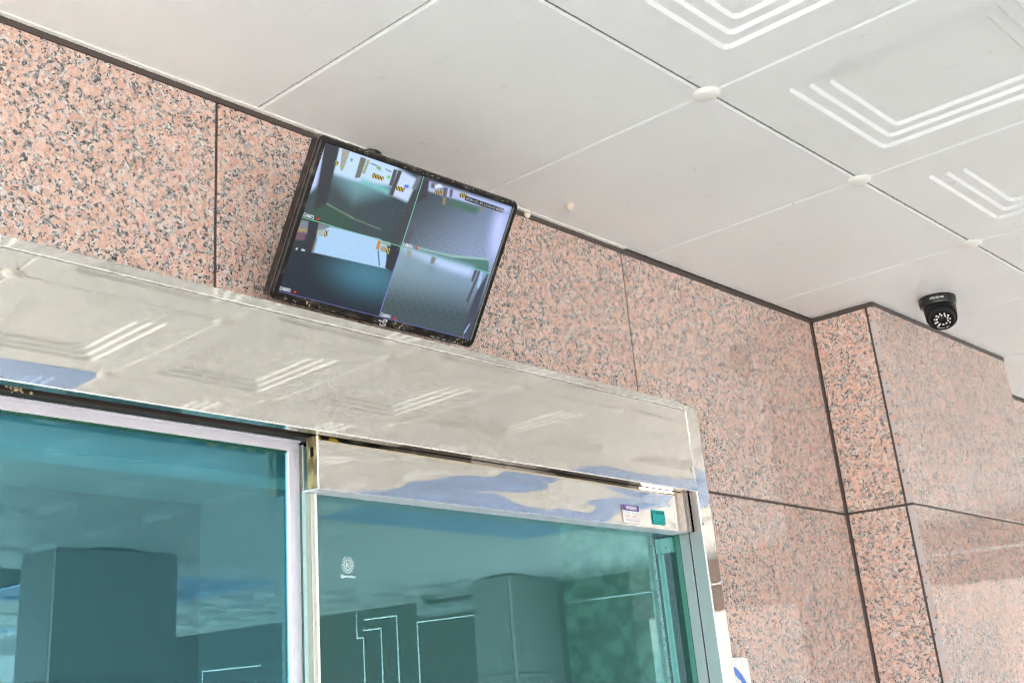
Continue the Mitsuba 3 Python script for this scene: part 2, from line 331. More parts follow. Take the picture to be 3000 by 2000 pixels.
# ------------------------------------------------------------------ stainless door surround
def sheet(x0, x1, z0, z1, y, amp, tilt=0.0, nx=140, nz=30, seed=3, sx=5.0, sz=6.0):
    """a polished sheet facing -y with the slight waviness of thin metal; tilt: dy/dz"""
    X, Z = np.meshgrid(np.linspace(x0, x1, nx), np.linspace(z0, z1, nz), indexing='ij')
    w = meshkit.noise(np.stack([X * sx, Z * sz, np.full_like(X, seed)], -1), seed) - .5 + .25 * (meshkit.noise(np.stack([X * sx * 2.3, Z * sz * 1.7, np.full_like(X, seed)], -1), seed + 9) - .5)
    ex = np.minimum(np.minimum(X - x0, x1 - X), np.minimum(Z - z0, z1 - Z)); w = w * np.clip(ex / .03, 0, 1)
    Y = y + amp * w + tilt * (Z - (z0 + z1) / 2)
    v = np.stack([X, Y, Z], -1).reshape(-1, 3); f = []
    for i in range(nx - 1):
        for j in range(nz - 1):
            a = i * nz + j; f += [(a, a + nz, a + nz + 1), (a, a + nz + 1, a + 1)]
    return trimesh.Trimesh(v, np.array(f), process=False)
PF = -.12
portal = thing('door_surround', 'polished stainless steel door surround mirroring the panelled ceiling', 'door surround')
obj('fascia', sheet(-2.6, .4955, 2.0925, 2.2700, PF, .0005, .0127, 220, 26, 3, 3.0, 4.0), 'steel_polished', portal, smooth=True)
obj('top_frame', sheet(-2.645, .4945, 2.2722, 2.2868, PF - .0006, .0006, .03, 220, 6, 5), 'steel_polished', portal, smooth=True)
obj('side_frame', sheet(.4958, .539, .0, 2.2868, PF - .0006, .0006, 0, 8, 90, 9, 9, 5), 'steel_polished', portal, smooth=True)
obj('side_frame', sheet(-2.645, -2.602, .0, 2.27, PF - .0006, .0006, 0, 6, 60, 9, 9, 5), 'steel_polished', portal, smooth=True)
obj('casing', cat([box(-2.645, .539, PF + .0025, -.0005, 2.276, 2.2862), box(.5025, .5385, PF + .0025, 0, 0, 2.276), box(-2.645, -2.61, PF + .0025, 0, 0, 2.276), box(-2.6, .5, PF + .004, PF + .008, 2.0960, 2.2755)]), 'steel_satin', portal)
obj('bright_edge', cat([box(.4946, .4957, PF - .001, PF + .002, 0, 2.2868), box(-2.6, .4945, PF - .001, PF + .001, 2.2708, 2.2722), box(-2.6, .4945, PF - .0016, PF + .001, 2.0908, 2.0924), box(.539, .5394, PF - .0004, 0, 0, 2.286)]), 'steel_edge_glint', portal)  # pale strips stand in for highlights along the bevels
obj('underside_lip', box(-2.6, .494, PF + .001, -.0940, 2.0926, 2.0950), 'steel_polished', portal)
obj('jamb', cat([box(.494, .5022, PF + .002, -.1010, 2.0085, 2.0926), box(.494, .5022, PF + .002, -.0880, 0, 2.0085)]), 'jamb_metal', portal)
obj('jamb_gap', cat([box(.4995, .5022, -.1005, .01, 0, 2.0926)]), 'black_hole', portal)
def screw(x, z, r):
    m = lathe([(0, .0016), (r * .55, .0015), (r * .9, .0008), (r, 0)], 20); return placed(m, frame_of((x, PF - .001, z), (1, 0, 0), (0, 0, 1), (0, -1, 0)))
obj('screw', screw(.480, 2.136, .0042), 'steel_satin', portal, smooth=40)
obj('screw', screw(.4955, 2.2835, .0028), 'rusty_metal', portal, smooth=40, label='small rusty rivet at the mitred top corner')
obj('screw_hole', screw(.499, 2.022, .0018), 'black_hole', portal)
# slot above the sliding door
obj('door_track', cat([box(-2.6, -.5, -.072, -.040, 2.108, 2.15, .002), box(-2.6, -.5, -.040, -.006, 2.1005, 2.12, .002)]), 'rail_dark', portal)
obj('track_lip', cat([box(-2.6, -.5, -.079, -.0722, 2.1095, 2.1155, .002)]), 'rail_highlight', portal)  # lip coloured lighter to carry the highlight along the rail
obj('slot_shade_fill', cat([box(-2.6, .50, -.0915, .10, 2.16, 2.17), box(-2.6, .5, .0, .004, 2.0985, 2.16), box(-.5, .5, -.088, -.012, 2.094, 2.16)]), 'black_hole', portal)  # black boxes added for the shade of the hollow slot
lump = []
for k in range(26):
    q = trimesh.creation.icosphere(1, RNG.uniform(.0008, .0026)); q.apply_translation((-1.046 + RNG.normal(0, .010), -.062 + RNG.normal(0, .003), 2.102 + RNG.normal(0, .0035))); lump.append(q)
obj('foam_debris', cat(lump), 'debris_tan', portal, kind='stuff')

# ------------------------------------------------------------------ fixed sidelight with its transom box
side = thing('sidelight_window', 'fixed green tinted glass sidelight under a mirror polished transom box', 'window')
obj('transom_panel', sheet(-.5475, .4785, 2.0085, 2.0940, -.09, .0010, -.0075, 150, 22, 11, 6.5, 6.0), 'steel_polished', side, smooth=True)
obj('transom_bar', box(-.5475, .4915, -.0895, -.0475, 2.0080, 2.0110, .0006), 'aluminium_pale', side)
obj('transom_top', box(-.5475, .4785, -.0885, -.0475, 2.0925, 2.0938), 'rail_dark', side)
obj('end_cap', box(-.5500, -.5478, -.0885, -.0635, 2.0095, 2.0930, .0005), 'rusty_metal', side, label='rusty open end of the transom box')
obj('end_cap_edge', box(-.5502, -.5474, -.0912, -.0886, 2.0085, 2.0935, .0008), 'steel_edge_glint', side)
hole = prism(sg.LineString([(0, -.0045), (0, .0045)]).buffer(.0038), .0006)
obj('cap_hole', placed(hole, frame_of((-.5500, -.0772, 2.068), (0, -1, 0), (0, 0, 1), (-1, 0, 0))), 'black_hole', side)
obj('ribbed_strip', cat([box(.4710, .4775, -.0978, -.06, 2.0085, 2.0922, .0008), box(.4775, .4850, -.0968, -.06, 2.0085, 2.0922, .0008), box(.4850, .4925, -.0978, -.06, 2.0085, 2.0922, .0008)]), 'rib_metal', side)
g = trimesh.Trimesh([(-.548, -.047, .02), (.4935, -.047, .02), (.4935, -.047, 2.0082), (-.548, -.047, 2.0082)], [(0, 1, 2), (0, 2, 3)], process=False)
obj('pane', g, 'glass_tinted', side)
obj('pane_edge', cat([box(.4936, .4955, -.0600, -.0475, .02, 2.0079)]), 'glass_edge', side)
obj('jamb_profile', cat([box(.4942, .4985, -.0845, -.0605, 0, 2.0079, .0005)]), 'jamb_metal', side)
obj('edge_profile', cat([box(-.5485, -.5375, -.056, -.0475, 0, 2.0075, .0006)]), 'profile_green', side)
obj('edge_profile', cat([box(-.5373, -.5300, -.057, -.0475, 0, 2.0075, .0006)]), 'profile_pale', side)
obj('edge_profile', cat([box(-.5298, -.5250, -.058, -.0475, 0, 2.0075, .0008)]), 'white_trim', side)
# safety mark etched on the glass
def on_glass(m, x, z, y=-.0474): return placed(m, frame_of((x, y, z), (1, 0, 0), (0, 0, 1), (0, -1, 0)))
def around(mesh, ang, r, up=True):
    a = math.radians(ang); m = mesh.copy(); lo, hi = m.bounds; m.apply_translation((-(lo[0] + hi[0]) / 2, -(lo[1] + hi[1]) / 2, 0))
    rot = a - math.pi / 2 if up else a + math.pi / 2
    m.apply_transform(trimesh.transformations.rotation_matrix(rot, (0, 0, 1))); m.apply_translation((r * math.cos(a), r * math.sin(a), 0)); return m
mark = []
for ch, a in zip('KSL2002', (150, 128, 104, 76, 57, 40, 22)): mark.append(around(meshkit.text_mesh(ch, .0030, .0003, bold=True), a, .0122))
for s_, a in zip([AN, JEON, GANG, HWA, YU, RI, AN, JEON, GEUM], (180, 203, 226, 248, 270, 292, 315, 338, 0)): mark.append(around(hangul([s_], .0030, .00022, depth=.0003), a, .0122, up=False))
arc = lambda a0, a1, r: sg.LineString([(r * math.cos(math.radians(t)), r * math.sin(math.radians(t))) for t in np.linspace(a0, a1, 24)]).buffer(.0007, cap_style='flat')
gk = shapely.union_all([arc(15, 182, .0080), arc(190, 362, .0080), sg.box(-.0087, -.0006, -.0052, .0007), sg.box(.0040, -.0006, .0087, .0007)])
mark += [prism(p, .0003) for p in gk.geoms] if hasattr(gk, 'geoms') else [prism(gk, .0003)]
mark.append(fit(meshkit.text_mesh('K', .008, .0003, bold=True), -.0030, .0030, -.0042, .0042))
row = fit(hangul([AN, JEON, GANG, HWA, YU, RI], .003, .00022, depth=.0003), -.009, .0165, -.0198, -.0166)
mark += [row, prism(sg.Point(-.0128, -.0182).buffer(.0030).difference(sg.Point(-.0128, -.0182).buffer(.0016)), .0003)]
m = cat(mark); m.apply_scale((.97, 1.0, 1))
obj('safety_mark', on_glass(m, -.4553, 1.9004), 'etch_white', side, label='round white safety glass mark etched on the pane')

# ------------------------------------------------------------------ sliding door leaf
door = thing('sliding_door', 'sliding door leaf of teal reflective glass in a pale frame with the lavender daylight cast painted in', 'door')
obj('frame', cat([box(-2.3, -.537, -.030, -.020, 2.0785, 2.0925, .0012), box(-2.3, -.5370, -.0345, -.020, 2.0927, 2.0965, .0010)]), 'aluminium_pale', door)
obj('frame', cat([box(-.5602, -.5370, -.030, -.020, .02, 2.0784, .0012)]), 'aluminium_pale', door)
obj('stile_edge', cat([box(-.5368, -.5285, -.026, -.018, .02, 2.09, .0006)]), 'profile_green', door)
obj('stile_edge', cat([box(-.5283, -.5262, -.0275, -.018, .02, 2.092, .0004)]), 'white_trim', door)
g = trimesh.Trimesh([(-2.3, -.0245, .02), (-.5600, -.0245, .02), (-.5600, -.0245, 2.0785), (-2.3, -.0245, 2.0785)], [(0, 1, 2), (0, 2, 3)], process=False)
obj('pane', g, 'glass_door', door)
strip = box(-2.3, -.5605, -.0262, -.0248, 2.0742, 2.0784, .0004)
obj('gasket', strip, 'glass_edge', door)

# ------------------------------------------------------------------ lobby behind the glass
lobby = thing('entrance_lobby', 'dim lobby seen through the tinted entrance glass', 'room')
obj('back_wall', cat([box(-4.2, 1.6, 3.2, 3.3, 0, HZ)]), 'room_dark', lobby)
obj('side_wall', cat([box(1.5, 1.6, .38, 3.2, 0, HZ)]), 'room_dark', lobby)
obj('reveal_wall', box(.506, .60, -.040, .28, 0, 2.23), 'room_wall_stone', lobby)
obj('header', box(-2.6, .505, .10, .18, 2.062, 2.60, .003), 'room_light', lobby)
obj('ceiling_board', box(-4.2, 1.6, .205, 3.3, 2.66, 2.69), 'room_light', lobby)
ctrl = thing('control_box', 'small pale box with a cable duct on the lobby wall behind the glass at right', 'box')
obj('housing', box(.4935, .5055, -.0425, .004, 1.9735, 2.0065, .002), 'paper_white', ctrl)
obj('cable_duct', box(.4985, .5055, -.013, .004, .1, 1.973, .0015), 'paper_white', ctrl)
obj('button', placed(lathe([(0, .001), (.0016, .001), (.002, 0)], 16), frame_of((.4935, -.024, 1.985), (0, -1, 0), (0, 0, 1), (-1, 0, 0))), 'black_satin', ctrl)

# ------------------------------------------------------------------ monitor
MC = np.array([-.4129, -.1658, 2.4258])
MM = np.array([[0.99128, 0.13081, -0.01622], [-0.12004, 0.84513, -0.52091], [-0.05443, 0.51831, 0.85346]])
MF = frame_of(MC, MM[:, 0], MM[:, 2], -MM[:, 1])          # x right, y up, z towards the viewer
mon = thing('wall_monitor', 'black security monitor tilted forward over the door, showing four camera views', 'monitor')
hx, hy, cyb = .2165, .1405, -.0015
bz = loft([(hx - .030, hy - .030, .02, -.046), (hx - .008, hy - .008, .012, -.034), (hx, hy, .012, -.026), (hx, hy, .012, -.003), (hx - .0008, hy - .0008, .0115, .0005), (hx - .0032, hy - .0032, .010, .0040),
           (.2062, .1294, .002, .0040), (.2045, .1277, .0015, .0022), (.2045, .1277, .0015, -.0012)], cap0=True, cap1=False, k=5)
bz.apply_translation((0, cyb, 0)); bz.vertices[-24 * 3:, 1] -= cyb
obj('bezel', placed(bz, MF), 'bezel_black', mon, smooth=25)
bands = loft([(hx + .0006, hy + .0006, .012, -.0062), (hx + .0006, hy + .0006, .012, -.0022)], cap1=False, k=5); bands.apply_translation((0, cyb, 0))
obj('side_highlight', placed(bands, MF), 'highlight_metal', mon, smooth=25)  # thin band added as the bright highlight around the black case
EMIT = 1 / 2 ** exposure
SCREEN = [[[[-0.021,0.969],[0.009,1.009],[0.024,0.714],[0.0,0.662]],[185,205,250],0.02],[[[0.063,1.007],[0.368,1.007],[0.372,0.822],[0.218,0.825],[0.081,0.781]],[190,216,246],0.02],[[[0.367,0.995],[0.474,0.966],[0.474,0.798],[0.375,0.812]],[195,212,240],0.015],[[[0.21,0.858],[0.361,0.838],[0.364,0.808],[0.21,0.826]],[120,190,195],0.02],[[[-0.0,1.0],[0.069,1.002],[0.091,0.622],[0.046,0.561]],[44,42,46],0.006],[[[0.084,0.997],[0.121,0.997],[0.119,0.902],[0.096,0.896]],[160,158,146],0.006],[[[0.096,0.896],[0.119,0.902],[0.116,0.865],[0.106,0.86]],[150,160,120],0.006],[[[0.177,0.987],[0.205,0.987],[0.204,0.855],[0.18,0.843]],[112,110,96],0.004],[[[0.21,0.985],[0.224,0.984],[0.22,0.888],[0.207,0.886]],[150,165,130],0.004],[[[0.346,0.982],[0.365,0.981],[0.365,0.872],[0.347,0.864]],[84,80,84],0.004],[[[0.369,0.986],[0.388,0.984],[0.382,0.81],[0.362,0.812]],[72,66,68],0.004],[[[0.254,0.915],[0.313,0.909],[0.313,0.884],[0.257,0.881]],"stripe",0.004],[[[0.383,0.883],[0.43,0.883],[0.425,0.853],[0.381,0.854]],"stripe",0.004],[[[0.07,0.911],[0.086,0.91],[0.087,0.884],[0.071,0.883]],"stripe",0.004],[[[0.133,0.955],[0.143,0.96],[0.147,0.941],[0.137,0.936]],[90,150,80],0.008],[[[0.257,0.969],[0.285,0.963],[0.288,0.942],[0.266,0.947]],[110,160,80],0.01],[[[0.324,0.927],[0.34,0.931],[0.344,0.909],[0.328,0.906]],[120,200,60],0.008],[[[0.42,0.906],[0.442,0.912],[0.444,0.889],[0.422,0.886]],[60,110,215],0.008],[[[0.23,0.971],[0.26,0.97],[0.261,0.962],[0.23,0.964]],[90,105,140],0.004],[[[0.307,0.967],[0.34,0.961],[0.338,0.953],[0.307,0.959]],[110,130,165],0.004],[[[0.479,0.995],[0.492,0.991],[0.495,0.507],[0.434,0.526]],[60,62,64],0.01],[[[0.469,0.987],[0.491,0.991],[0.483,0.894],[0.459,0.894]],[110,112,125],0.01],[[[0.09,0.634],[0.233,0.593],[0.234,0.583],[0.091,0.624]],[128,145,122],0.006],[[[0.233,0.593],[0.376,0.575],[0.376,0.566],[0.234,0.583]],[100,115,98],0.006],[[[0.007,0.503],[0.091,0.622],[0.229,0.578],[0.26,0.507]],[44,76,58],0.04],[[[0.494,0.986],[0.534,0.989],[0.547,0.869],[0.497,0.803]],[62,54,62],0.01],[[[0.534,0.981],[0.989,0.989],[0.991,0.929],[0.765,0.922],[0.547,0.885]],[178,188,222],0.01],[[[0.545,0.978],[0.613,0.976],[0.614,0.954],[0.55,0.941]],[90,88,105],0.01],[[[0.565,0.965],[0.589,0.987],[0.614,0.971],[0.574,0.945]],[215,225,245],0.006],[[[0.574,0.938],[0.617,0.951],[0.619,0.922],[0.577,0.909]],"stripe",0.004],[[[0.703,0.977],[0.743,0.978],[0.745,0.949],[0.705,0.943]],"stripe",0.004],[[[0.613,0.976],[0.636,0.978],[0.642,0.912],[0.623,0.909]],[98,92,104],0.004],[[[0.646,0.978],[0.665,0.978],[0.67,0.924],[0.658,0.919]],[104,98,112],0.004],[[[0.625,0.91],[0.642,0.912],[0.649,0.859],[0.635,0.859]],[140,130,80],0.006],[[[0.825,0.949],[0.848,0.947],[0.853,0.893],[0.827,0.893]],[130,130,120],0.006],[[[0.902,0.949],[0.921,0.945],[0.931,0.892],[0.913,0.89]],[140,145,170],0.006],[[[0.679,0.917],[0.829,0.916],[0.823,0.868],[0.666,0.867]],[72,108,88],0.02],[[[0.929,0.949],[0.986,0.963],[1.021,0.637],[0.983,0.587],[0.915,0.827]],[200,208,246],0.07],[[[0.573,0.525],[0.767,0.531],[0.771,0.499],[0.574,0.503]],[74,118,102],0.008],[[[0.767,0.531],[0.964,0.586],[0.987,0.5],[0.771,0.499]],[78,122,108],0.008],[[[0.571,0.531],[0.764,0.544],[0.767,0.531],[0.574,0.521]],[140,185,165],0.006],[[[0.764,0.544],[0.961,0.599],[0.965,0.585],[0.767,0.531]],[150,190,175],0.006],[[[0.513,0.668],[0.541,0.603],[0.514,0.514],[0.498,0.512]],[84,80,96],0.02],[[[-0.009,0.481],[0.143,0.5],[0.151,0.431],[-0.001,0.393]],[120,125,135],0.01],[[[-0.0,0.424],[0.043,0.435],[0.043,0.417],[0.0,0.404]],[165,140,80],0.006],[[[0.141,0.494],[0.391,0.508],[0.432,0.476],[0.457,0.328],[0.093,0.301],[0.093,0.432]],[166,202,236],0.006],[[[0.089,0.451],[0.136,0.466],[0.139,0.423],[0.094,0.412]],[165,175,170],0.006],[[[0.124,0.463],[0.138,0.466],[0.14,0.424],[0.126,0.422]],"stripe",0.004],[[[-0.008,0.395],[0.041,0.411],[0.049,0.357],[0.001,0.338]],[105,75,90],0.015],[[[-0.003,0.347],[0.052,0.359],[0.056,0.293],[0.005,0.284]],[38,38,48],0.008],[[[0.019,0.299],[0.028,0.303],[0.027,0.289],[0.02,0.288]],[200,215,235],0.004],[[[0.046,0.305],[0.063,0.303],[0.063,0.295],[0.046,0.292]],[200,215,235],0.004],[[[0.035,0.505],[0.083,0.503],[0.1,0.304],[0.062,0.299]],[36,34,40],0.006],[[[0.091,0.385],[0.1,0.409],[0.103,0.307],[0.093,0.301]],[120,120,118],0.006],[[[0.379,0.501],[0.394,0.501],[0.4,0.436],[0.381,0.437]],[190,130,50],0.005],[[[0.39,0.497],[0.439,0.506],[0.449,0.483],[0.398,0.479]],[150,165,150],0.008],[[[0.404,0.47],[0.45,0.467],[0.449,0.429],[0.404,0.436]],[150,150,120],0.006],[[[0.431,0.468],[0.45,0.465],[0.45,0.428],[0.433,0.432]],"stripe",0.004],[[[0.392,0.431],[0.398,0.433],[0.427,0.336],[0.421,0.334]],[60,90,140],0.004],[[[0.458,0.501],[0.499,0.506],[0.495,0.32],[0.453,0.337],[0.453,0.414]],[40,37,40],0.006],[[[0.501,0.5],[0.904,0.498],[0.91,0.405],[0.811,0.426],[0.509,0.381]],[192,212,246],0.04],[[[0.531,0.499],[0.557,0.488],[0.563,0.435],[0.545,0.433]],[150,150,150],0.006],[[[0.665,0.497],[0.69,0.498],[0.688,0.448],[0.668,0.444]],[125,128,122],0.006],[[[0.547,0.428],[0.562,0.434],[0.574,0.35],[0.547,0.34]],[120,145,165],0.04],[[[0.672,0.444],[0.689,0.444],[0.707,0.389],[0.667,0.38]],[115,140,155],0.04],[[[0.908,0.494],[0.924,0.494],[0.919,0.405],[0.907,0.408]],[80,82,84],0.004],[[[0.93,0.494],[0.941,0.494],[0.931,0.251],[0.916,0.258]],[84,80,84],0.004],[[[0.943,0.492],[0.956,0.494],[0.965,0.369],[0.95,0.375]],[170,200,230],0.01],[[[0.958,0.493],[0.989,0.495],[0.999,0.002],[0.893,0.01],[0.954,0.341]],[66,64,76],0.01],[[[0.971,0.112],[0.977,0.113],[0.965,0.036],[0.956,0.036]],[150,180,210],0.004]]
def inside(u, v, pts, s):
    """1 inside the convex polygon, 0 outside, with a soft edge of width s"""
    a = 0.0
    for i in range(len(pts)):
        (x0, y0), (x1, y1) = pts[i], pts[(i + 1) % len(pts)]; a += x0 * y1 - x1 * y0
    sg_ = 1.0 if a > 0 else -1.0; k = mi.Float(1.0)
    for i in range(len(pts)):
        (x0, y0), (x1, y1) = pts[i], pts[(i + 1) % len(pts)]; dx, dy = (x1 - x0) * 1.6, y1 - y0; L = math.hypot(dx, dy) or 1
        k = k * smoothstep(-s / 2, s / 2, sg_ * (dx * (v - y0) - dy * (u - x0) * 1.6) / L)
    return k
def C3(c): return mi.Color3f(*lin(c))
def screen_picture(p, n, uv):
    u, v = mi.Float(uv.x), mi.Float(uv.y)
    right, up = u > .5, v > .5
    x, y = dr.select(right, u - .5, u) * 2, dr.select(up, v - .5, v) * 2
    # floors of the four views, with a bright glow under the openings
    c1 = mix(C3((54, 66, 70)), C3((108, 152, 162)), smoothstep(.95, .2, dr.abs(x - .42) * 1.6 + dr.abs(y - .72) * 2.0))
    c2 = mix(C3((66, 74, 80)), C3((132, 148, 168)), smoothstep(.1, .95, x * .8 + (1 - y) * .35))
    c3 = mix(C3((22, 25, 36)), C3((64, 118, 140)), smoothstep(.5, .02, dr.hypot((x - .78) * .8, y - .46)))
    c3 = mix(c3, C3((14, 15, 26)), smoothstep(.6, .0, y) * .7)
    c4 = mix(C3((60, 74, 74)), C3((132, 158, 172)), smoothstep(.25, .95, y + .1 * (1 - x)))
    col = dr.select(right, dr.select(up, c2, c4), dr.select(up, c1, c3))
    # honeycomb paving that fades into the distance
    sc = dr.select(right, dr.select(up, 15.0, 12.0), dr.select(up, 17.0, 17.0))
    gx, gy = x * sc, (dr.power(dr.maximum(1.02 - y, 0.01), 1.4)) * sc * .9
    row = dr.floor(gy); fx = gx + .5 * (row - 2 * dr.floor(row / 2)); fx = fx - dr.floor(fx) - .5; fy = gy - row - .5
    rr = dr.hypot(fx, fy)
    hexa = smoothstep(.10, .03, dr.abs(rr - .44)) * smoothstep(.75, .2, y) * dr.select(up & ~right, .15, dr.select(right, 1.0, .5))
    col = col * (1 + .28 * hexa) + C3((26, 38, 36)) * hexa * .25
    for pts, c, s in SCREEN:
        k = inside(u, v, pts, max(s * 2.2, .010))
        if c == 'stripe':
            q = (u + v * .55) * 70; st = smoothstep(.42, .58, dr.abs(q - dr.floor(q) - .5) * 2)
            col = mix(col, mix(C3((60, 55, 45)), C3((205, 175, 60)), st), k)
        else: col = mix(col, C3(c), k)
    col = col * (.93 + .14 * noise(u * 330, v * 210, 1.0))
    line = C3((120, 205, 170))
    col = dr.select((dr.abs(u - .5) < .0016) | (dr.abs(v - .5) < .0022), dr.select(v > .47, line, C3((135, 120, 215))), col)
    col = dr.select(v < .004, C3((110, 95, 190)), col)
    col = mix(col, col * mi.Color3f(.93, .95, 1.1), smoothstep(.4, 1, u))
    return (col * 1.08 + C3((52, 68, 76)) * .35) * EMIT  # flat glare over the screen is added into the emitted colour
key = f'{mon}__screen'
scene[key] = {'type': 'rectangle', 'to_world': T(MF.tolist()).scale([.2048, .1280, 1]), 'emitter': {'type': 'area', 'radiance': mikit.proc(screen_picture), 'sampling_weight': .05}, 'bsdf': {'type': 'ref', 'id': 'black_gloss'}}
labels[key] = {'label': 'lit screen split into four grainy camera pictures'}
def on_screen(m, u, v, z=.0006): m = m.copy(); m.apply_translation(((u - .5) * .4096, (v - .5) * .256, z)); return placed(m, MF)
white, red = [], []
for i, (u, v, w) in enumerate(((.006, .508, .049), (.504, .510, .049), (.004, .012, .050), (.505, .008, .051))):
    white.append(on_screen(fit(meshkit.text_mesh(f'CAM0{i + 1}', .006, .0002, bold=True), 0, w * .4096 * 1.0, 0, .0062), u, v))
for u, v in ((.074, .520), (.574, .521), (.076, .022), (.577, .020)):
    d = prism(sg.Point(0, 0).buffer(.0023), .0002); red.append(on_screen(d, u, v))
stamp_box = box(0, .0895, 0, .0078, 0, .0002)
obj('time_stamp_box', on_screen(stamp_box, .738, .936, .0003), 'black_gloss', mon)
white.append(on_screen(fit(meshkit.text_mesh('2018-03-30 12:36:23', .004, .0002), .0015, .0700, .0018, .0060), .738, .936))
white.append(on_screen(fit(hangul([GEUM, YO, IL], .004, .00022, depth=.0002), .0722, .0880, .0014, .0066), .738, .936))
wk = obj('screen_lettering', cat(white), 'black_gloss', mon, kind='stuff'); scene[wk]['emitter'] = {'type': 'area', 'radiance': rgb(*(np.array(lin((225, 230, 240))) * EMIT)), 'sampling_weight': .01}
rk = obj('record_dot', cat(red), 'black_gloss', mon, kind='stuff'); scene[rk]['emitter'] = {'type': 'area', 'radiance': rgb(*(np.array(lin((235, 30, 28))) * EMIT)), 'sampling_weight': .01}
def on_bezel(m, x, y): m = m.copy(); m.apply_translation((x, y, .0041)); return placed(m, MF)
br = shapely.union_all([sg.LineString([(-.0016, .0052), (.0062, .0052), (.0062, .0012)]).buffer(.0005, cap_style='square'), sg.LineString([(-.0062, -.0010), (-.0062, -.0056), (.0016, -.0056), (.0052, -.0050), (.0062, -.0034)]).buffer(.0005, cap_style='square')])
logo = [prism(p, .0003) for p in br.geoms] + [fit(meshkit.text_mesh('Advance', .003, .0003), -.0110, .0048, .0, .0034), fit(meshkit.text_mesh('One', .003, .0003), -.0008, .0062, -.0040, -.0006)]
obj('logo', on_bezel(cat(logo), .010, -.1350), 'print_white', mon, label='small white maker mark on the lower bezel')
bl = [fit(meshkit.text_mesh(t, .002, .0003), x, x + w, -.1392 + .0006 * (i % 2), -.1374 + .0006 * (i % 2)) for i, (t, x, w) in enumerate((('AUTO', .116, .0058), ('MENU', .130, .0060), ('DOWN', .1435, .0062), ('UP', .1575, .0032), ('+', .167, .0016), ('-', .172, .0016), ('I', .178, .0012)))]
obj('button_marks', on_bezel(cat(bl), 0, 0), 'print_white', mon)
obj('logo', on_bezel(fit(meshkit.text_mesh('HD', .003, .0003), .024, .030, .1318, .1348), 0, 0), 'ink_grey', mon)
specks = []
for k in range(90):
    bottom = k < 40
    x = RNG.uniform(-.2, .2) if not bottom else np.clip(RNG.choice([-.165, -.12, .03, .16, .19]) + RNG.normal(0, .03), -.208, .208)
    y = RNG.uniform(-.1405, -.1305) if bottom else RNG.uniform(.131, .137)
    if k >= 75: x, y = RNG.uniform(-.2, .2), RNG.uniform(-.12, .12)
    q = trimesh.creation.icosphere(1, RNG.uniform(.0005, .0013) * (.75 if k < 75 else .5)); q.apply_scale((RNG.uniform(.7, 1.8), 1, .5)); q.apply_translation((x, y, .0044 if k < 75 else .0006)); specks.append(placed(q, MF))
obj('dust_specks', cat(specks), 'debris_tan', mon, kind='stuff')
webs = []
for k in range(16):
    x = RNG.choice([-.155, -.145, .035, .055, .185]) + RNG.normal(0, .008); y = -.134 + RNG.normal(0, .004); a = RNG.uniform(0, 6.28); L = RNG.uniform(.006, .018)
    pts = [np.array((x, y, .0046)), np.array((x + L * .5 * math.cos(a), y + L * .5 * math.sin(a) - .001, .0058)), np.array((x + L * math.cos(a), y + L * math.sin(a), .0046))]
    webs.append(placed(tube(pts, .00022, 5), MF))
for x, y, s in ((-.148, -.1345, .0022), (-.142, -.1375, .0018), (.045, -.1375, .0021), (-.19, -.137, .0014)):
    q = trimesh.creation.icosphere(2, s); q.vertices *= (1 + .5 * (meshkit.noise(q.vertices * 900, 4) - .5))[:, None]; q.apply_scale((.7, 1.4, .6)); q.apply_translation((x, y, .005)); webs.append(placed(q, MF))
obj('cobweb', cat(webs), 'debris_tan', mon, kind='stuff')
# mount from the ceiling
back = (MF @ np.array([0, .01, -.05, 1]))[:3]
pole_top = np.array([-0.3204, -0.0050, 2.69])
obj('mount_plate', placed(loft([(.014, .014, .0139, 0), (.026, .026, .0259, -.003), (.028, .028, .0279, -.008), (.028, .028, .0279, -.0098)][::-1], cap0=True, k=8), np.diag([1, -1, -1, 1]) @ np.eye(4)).apply_translation((-0.3197, 0.0078, 2.6995 - .0098)) , 'black_gloss', mon, smooth=30)
obj('mount_arm', tube([pole_top, (-0.3304, -0.0170, 2.52), back], .011, 16), 'black_satin', mon, smooth=40)
obj('mount_bracket', placed(box(-.05, .05, -.04, .06, -.056, -.0455, .002), MF), 'black_satin', mon)

# ------------------------------------------------------------------ dome camera
dome = thing('dome_camera', 'black dome security camera with a ring of infrared lamps under the ceiling', 'security camera')
DC = np.array([1.561, -.321, HZ])
base = lathe([(0, 0), (.0475, 0), (.0490, -.002), (.0495, -.006), (.0490, -.020), (.0470, -.0255), (.043, -.0275), (0, -.0275)][::-1], 56); base.apply_translation(DC)
obj('base', base, 'black_satin', dome, smooth=35)
CAMP = np.array([-1.747, -1.5046, 1.6656])
BC = DC + np.array([.006, .0, -.053])
view = (CAMP - BC) / np.linalg.norm(CAMP - BC)
rt = np.cross((0, 0, 1), view); rt /= np.linalg.norm(rt); upv = np.cross(view, rt)
nd = view * math.cos(math.radians(30)) - upv * math.sin(math.radians(30)) + rt * .02; nd /= np.linalg.norm(nd)
S = lambda c, r: manifold3d.Manifold.sphere(r, 64).translate([float(x) for x in c])
def tm(man): m_ = man.to_mesh(); return trimesh.Trimesh(m_.vert_properties[:, :3], m_.tri_verts, process=False)
collar = manifold3d.Manifold.batch_hull([S(BC, .0415), manifold3d.Manifold.cylinder(.004, .043, .043, 64).translate([float(BC[0]), float(BC[1]), HZ - .0315])])
tl = lambda d: [float(x) for x in d]
hn = nd * .75 - upv * .0
shell = (collar - S(BC, .0385)).trim_by_plane(tl(-nd), float(np.dot(-nd, BC) - .0085))
obj('cradle', tm(shell), 'black_satin', dome, smooth=35)
ball = S(BC, .0375).trim_by_plane(tl(-nd), float(np.dot(-nd, BC) - .0215))
